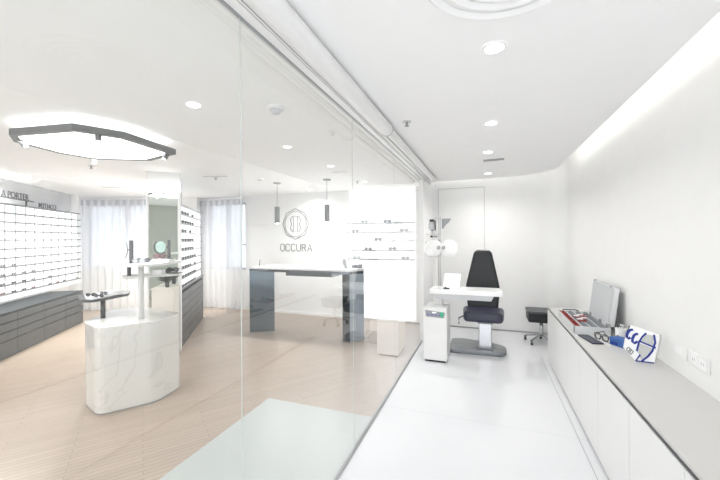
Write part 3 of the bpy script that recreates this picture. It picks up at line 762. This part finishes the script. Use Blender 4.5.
# ------------------------------------------------------------------ refraction unit
t = thing('refraction_unit', 'white instrument stand with swing table top and lens head pole', 'instrument stand', (-.6, 4.6, 0))
p = MB().prism([(-.765, 4.42), (-.47, 4.42), (-.47, 4.86), (-.765, 4.86)], .025, .69).build('pedestal', satin_white, t, bevel=.006)
MB().box((-.75, 4.44, 0), (-.49, 4.84, .025)).build('plinth', gap_m, t)
q = MB().slab([(-.74, .665), (-.49, .645), (-.505, .575), (-.73, .585)], (0, 4.412, 0), (1, 0, 0), (0, 0, 1), (0, 1, 0), .008).build('control_panel', mid_grey, t)
for i in range(4): MB().box((-.72+.05*i, 4.408, .60), (-.69+.05*i, 4.412, .618)).build('button', violet, q)
MB().box((-.55, 4.408, .59), (-.512, 4.412, .65)).build('green_light', led_green, q)
MB().box((-.65, 4.408, .63), (-.60, 4.412, .648)).build('display', screen_m, q)
MB().box((-.655, 4.86-.16, .69), (-.555, 4.80, .83)).build('support', satin_white, t, bevel=.004)
MB().prism(rounded([(-.70, 4.50), (.20, 4.50), (.17, 4.86), (-.69, 4.86)], .03), .865, .925).build('table_top', gloss_white, t, bevel=.006)
MB().prism([(-.62, 4.53), (.06, 4.53), (.06, 4.80), (-.62, 4.80)], .80, .865, [(-.66, 4.51), (.09, 4.51), (.09, 4.83), (-.66, 4.83)]).build('under_tray', pale_grey, t)
MB().box((-.50, 4.70, .065), (-.44, 4.86, .30)).build('link', satin_white, t) if False else None
MB().cyl((-.645, 4.84, .69), (-.645, 4.84, 1.88), .016).build('pole', satin_white, t, smooth=True)
MB().cyl((-.595, 4.84, .925), (-.595, 4.84, 1.88), .010).build('pole', pale_grey, t, smooth=True)
MB().box((-.66, 4.82, 1.88), (-.575, 4.86, 1.90)).build('pole_cap', satin_white, t)
MB().box((-.80, 4.825, 1.525), (-.40, 4.845, 1.537)).build('cross_arm', pale_grey, t)
MB().box((-.80, 4.825, 1.64), (-.58, 4.845, 1.65)).build('cross_arm', pale_grey, t)
MB().slab([(0, 0), (.125, 0), (.085, -.06), (.06, -.075), (.02, -.135), (0, -.14)], (-.572, 4.82, 1.86), (1, 0, 0), (0, 0, 1), (0, 1, 0), .03).build('angle_bracket', mid_grey, t)
# projector head
h = MB().ell((-.70, 4.80, 1.765), (.055, .06, .075)).build('projector_head', pale_grey, t, smooth=True)
MB().tube([(-.70, 4.74, 1.835), (-.655, 4.74, 1.83), (-.65, 4.74, 1.70), (-.70, 4.74, 1.70)], .009).build('dark_frame', dark, h)
MB().box((-.725, 4.73, 1.82), (-.67, 4.80, 1.85)).build('dark_cap', frame_m, h)
MB().cyl((-.70, 4.79, 1.64), (-.70, 4.80, 1.70), .012).build('neck', pale_grey, t)
MB().box((-.725, 4.78, 1.60), (-.695, 4.83, 1.63)).build('dark_knob', frame_m, t)
MB().box((-.695, 4.79, 1.605), (-.63, 4.83, 1.625)).build('projector_arm', mid_grey, t)
# phoropter
for sx, cxp in ((-1, -.68), (1, -.475)):
    h = MB().ell((cxp, 4.80, 1.455), (.12, .035, .12), 32, 16).build('lens_housing', gloss_white, t, smooth=True)
    MB().ell((cxp+sx*.045, 4.795, 1.40), (.075, .032, .07), 24, 12).build('lens_dial', gloss_white, h, smooth=True)
    ex_ = -.577+sx*.033
    MB().tube([(ex_+.016*math.cos(a), 4.755, 1.46+.018*math.sin(a)) for a in [2*PI*i/16 for i in range(16)]], .0045, closed=True).build('eyepiece', dark, h)
MB().box((-.615, 4.80, 1.48), (-.59, 4.83, 1.57)).build('phoropter_mount', mid_grey, t)
# monitor on the table
t = thing('tilted_monitor', 'small white screen leaning back on the instrument table', 'monitor', (-.42, 4.68, .925))
SM = Matrix.Translation((-.43, 4.66, .93)) @ Matrix.Rotation(.12, 4, 'Z') @ Matrix.Rotation(math.radians(-28), 4, 'X')
MB(SM).slab([(-.115, 0), (.10, -.0), (.13, .20), (-.085, .21)], (0, 0, 0), (1, 0, 0), (0, 0, 1), (0, 1, 0), .018).build('bezel', white, t)
MB(SM).slab([(-.095, .025), (.09, .025), (.112, .182), (-.075, .19)], (0, -.002, 0), (1, 0, 0), (0, 0, 1), (0, 1, 0), .002).build('screen', screen_m, t)
MB().box((-.50, 4.62, .925), (-.36, 4.74, .937)).build('foot', white, t)
t = thing('key_holder', 'small black device beside the screen foot', 'device', (-.47, 4.58, .925))
MB().box((-.525, 4.56, .925), (-.45, 4.60, .940)).build('device_body', frame_m, t, bevel=.003)
MB().cyl((-.50, 4.58, .940), (-.50, 4.58, .95), .012).build('dial', dark, t)

# ------------------------------------------------------------------ examination chair
t = thing('exam_chair', 'black examination chair with tall tapered backrest on grey base', 'chair', (-.03, 5.15, 0))
MB().prism(rounded([(-.50, 4.86), (.20, 4.90), (.26, 5.0), (.26, 5.20), (.18, 5.30), (-.35, 5.46), (-.50, 5.40)], .06), .0, .055).build('base_plate', grey_base, t, bevel=.012)
MB().box((-.10, 5.02, .055), (.07, 5.22, .46)).build('column', steel, t, bevel=.012)
MB().box((-.13, 4.99, .055), (.10, 5.25, .075)).build('column_foot', mid_grey, t)
MB().box((-.115, 5.0, .40), (.085, 5.24, .445)).build('seat_mount', mid_grey, t)
MB().prism(rounded([(-.29, 4.80), (.21, 4.80), (.24, 5.24), (-.32, 5.24)], .07), .455, .60).build('seat', navy, t, bevel=.05)
# backrest, tall tapered pad
BM = Matrix.Translation((-.045, 5.24, .56)) @ Matrix.Rotation(math.radians(-5), 4, 'X')
bp = rounded([(-.20, -.06), (.20, -.06), (.235, .30), (.12, .86), (-.115, .86), (-.245, .30)], .07)
MB(BM).slab(bp, (0, 0, 0), (1, 0, 0), (0, 0, 1), (0, 1, 0), .10).build('backrest', black, t, bevel=.03)
MB().box((-.11, 5.22, .44), (.05, 5.33, .52)).build('back_bracket', dark, t)
MB().tube([(-.30, 4.98, .50), (-.36, 4.96, .47), (-.36, 4.95, .39)], .010).build('lever', frame_m, t)

# ------------------------------------------------------------------ stool
t = thing('rolling_stool', 'black square stool on chrome wheeled base, partly behind the white cabinets', 'stool', (.78, 5.78, 0))
MB().prism(rounded([(.585, 5.58), (.97, 5.58), (.97, 5.95), (.585, 5.95)], .04), .335, .46).build('seat', black, t, bevel=.02)
MB().prism(rounded([(.575, 5.57), (.98, 5.57), (.98, 5.96), (.575, 5.96)], .04), .46, .50).build('seat_top', dark, t, bevel=.015)
MB().cyl((.78, 5.77, .10), (.78, 5.77, .335), .026).build('gas_column', steel, t, smooth=True)
for i in range(5):
    a = math.radians(229+72*i); ex_, ey_ = .78+.23*math.cos(a), 5.77+.23*math.sin(a)
    l = MB().tube([(.78, 5.77, .11), (.78+.1*math.cos(a), 5.77+.1*math.sin(a), .10), (ex_, ey_, .07)], .013).build('leg', steel, t)
    MB().cyl((ex_-.016, ey_, .034), (ex_+.016, ey_, .034), .034).box((ex_-.006, ey_-.006, .03), (ex_+.006, ey_+.006, .075)).build('caster', dark, l)

# ------------------------------------------------------------------ ceiling fittings
def downlight(x, y, lab, power=3, r=.045):
    t = thing('downlight', lab, 'light', (x, y, 2.54), 0, 'recessed ceiling downlights')
    mb = MB(); n = 24
    A = [mb._v((x+r*1.35*math.cos(2*PI*i/n), y+r*1.35*math.sin(2*PI*i/n), 2.5495)) for i in range(n)]
    B = [mb._v((x+r*math.cos(2*PI*i/n), y+r*math.sin(2*PI*i/n), 2.543)) for i in range(n)]
    for i in range(n): mb._f([A[i], A[(i+1) % n], B[(i+1) % n], B[i]])
    mb.build('trim_ring', white, t)
    MB().cyl((x, y, 2.5435), (x, y, 2.549), r).build('lens', lamp_on, t)
    l = bpy.data.lights.new('downlight_beam', 'AREA'); l.shape = 'DISK'; l.size = r*2; l.energy = power; l.color = (1, .98, .95)
    o = bpy.data.objects.new('downlight_beam', l); C.objects.link(o); o.location = (x, y, 2.535); l.spread = math.radians(150)
for x, y, lab in ((.045, 1.83, 'brightest round ceiling downlight over the test room, nearest the round vent'), (.046, 3.03, 'round ceiling downlight over the test room, second from the round vent'),
               (.03, 4.05, 'small ceiling downlight just in front of the flat ceiling vent'), (.037, 5.4, 'round ceiling downlight nearest the back wall of the test room'),
               
               (-3.2, 5.85, 'small ceiling downlight near the wall emblem'),
               (-6.0, 4.17, 'small ceiling downlight above the sheer curtain, left one'), (-6.3, 4.6, 'small ceiling downlight above the sheer curtain, right one'),
               (-6.5, 2.75, 'small ceiling downlight above the long left display')):
    downlight(x, y, lab, (1 if y < 2 else 3.1 if y < 5 else 5.6) if x > -1 else 6 if x > -4 else 18)
t = thing('round_air_diffuser', 'large round ceiling vent with concentric rings at the top edge', 'vent', (.10, 1.26, 2.53))
for i, rr in enumerate((.33, .27, .225, .18, .135, .09)):
    mb = MB(); n = 48
    A = [mb._v((.10+rr*math.cos(2*PI*k/n), 1.26+rr*math.sin(2*PI*k/n), 2.549)) for k in range(n)]
    B = [mb._v((.10+(rr-.012)*math.cos(2*PI*k/n), 1.26+(rr-.012)*math.sin(2*PI*k/n), 2.538)) for k in range(n)]
    D_ = [mb._v((.10+(rr-.040)*math.cos(2*PI*k/n), 1.26+(rr-.040)*math.sin(2*PI*k/n), 2.548)) for k in range(n)]
    for k in range(n): mb._f([A[k], A[(k+1) % n], B[(k+1) % n], B[k]]); mb._f([B[k], B[(k+1) % n], D_[(k+1) % n], D_[k]])
    mb.build('vent_ring', white, t)
t = thing('ceiling_vent', 'small flat grey ceiling vent between the rear downlights', 'vent', (.09, 4.44, 2.54))
MB().box((-.03, 4.38, 2.543), (.22, 4.52, 2.5495)).build('vent_frame', white, t)
for i in range(4): MB().box((-.02, 4.395+.03*i, 2.538), (.21, 4.408+.03*i, 2.543)).build('slat', seam, t)
def sprinkler(x, y, lab):
    t = thing('sprinkler_head', lab, 'sprinkler', (x, y, 2.5), 0, 'ceiling sprinkler heads')
    MB().cyl((x, y, 2.543), (x, y, 2.55), .035, n=24).build('escutcheon', pale_grey, t)
    MB().cyl((x, y, 2.515), (x, y, 2.543), .009).build('stem', seam, t)
    MB().cyl((x, y, 2.510), (x, y, 2.515), .018).build('deflector', seam, t)
sprinkler(-.60, 2.74, 'ceiling sprinkler head beside the white tube in the test room')
sprinkler(-3.9, 4.15, 'ceiling sprinkler head above the right sheer curtain')
sprinkler(-2.0, 5.3, 'ceiling sprinkler head above the glowing shelf panel')
sprinkler(-4.75, 2.90, 'ceiling sprinkler head below the far rim of the octagonal lamp')
t = thing('smoke_detector', 'pale round smoke detector on the ceiling seen through the glass', 'detector', (-1.416, 2.095, 2.5))
MB().cyl((-1.416, 2.095, 2.53), (-1.416, 2.095, 2.55), .06, n=28).build('base', white, t)
MB().cyl((-1.416, 2.095, 2.50), (-1.416, 2.095, 2.53), .025, .045, n=28).build('sensor', pale_grey, t)
t = thing('smoke_detector', 'small pale detector on the ceiling left of the pendant lamps', 'detector', (-3.34, 4.5, 2.5))
MB().cyl((-3.34, 4.5, 2.535), (-3.34, 4.5, 2.55), .05).build('base', white, t)
MB().cyl((-3.34, 4.5, 2.515), (-3.34, 4.5, 2.535), .02, .035).build('sensor', pale_grey, t)
for (x, y, lab) in ((-3.82, 4.06, 'thin slot ceiling vent left of the glass joint'), (-6.3, 4.2, 'thin slot ceiling vent in front of the wide sheer curtain')):
    t = thing('slot_vent', lab, 'vent', (x, y, 2.54), 0, None)
    M = frame((x, y, 0), r2)
    MB(M).box((-.20, -.05, 2.542), (.20, .05, 2.5495)).build('vent_frame', white, t)
    MB(M).box((-.18, -.012, 2.540), (.18, .012, 2.542)).build('slot', seam, t)

# ------------------------------------------------------------------ light from the luminous panels
def area(name, loc, size, e, rot=(0, 0, 0), sy=None, col=(1, 1, 1)):
    l = bpy.data.lights.new(name, 'AREA'); l.energy = e; l.size = size; l.color = col
    if sy: l.shape = 'RECTANGLE'; l.size_y = sy
    o = bpy.data.objects.new(name, l); C.objects.link(o); o.location = loc; o.rotation_euler = rot; return o
area('ring_lamp_light', (cx, cy, 2.41), .8, 12)
for x in (-3.34, -2.40): area('pendant_light', (x, 4.96, 1.85), .07, 7)

w = bpy.data.worlds.new('World'); bpy.context.scene.world = w; w.use_nodes = True
bg = w.node_tree.nodes['Background']; bg.inputs[0].default_value = (.955, .97, 1, 1); bg.inputs[1].default_value = 1.85

cam = bpy.data.cameras.new('Camera'); co = bpy.data.objects.new('Camera', cam); C.objects.link(co)
cam.sensor_width = 36; cam.lens = 17; cam.shift_y = -2/720; cam.clip_start = .05
co.matrix_world = Matrix.Translation((0, 0, 1.6)) @ Matrix.Rotation(YAW, 4, 'Z') @ Matrix.Rotation(PI/2, 4, 'X') @ Matrix.Rotation(math.radians(-.35), 4, 'Z')
S = bpy.context.scene; S.camera = co
S.view_settings.view_transform = 'Standard'; S.view_settings.look = 'None'; S.view_settings.gamma = 1
S.view_settings.exposure = 0.99
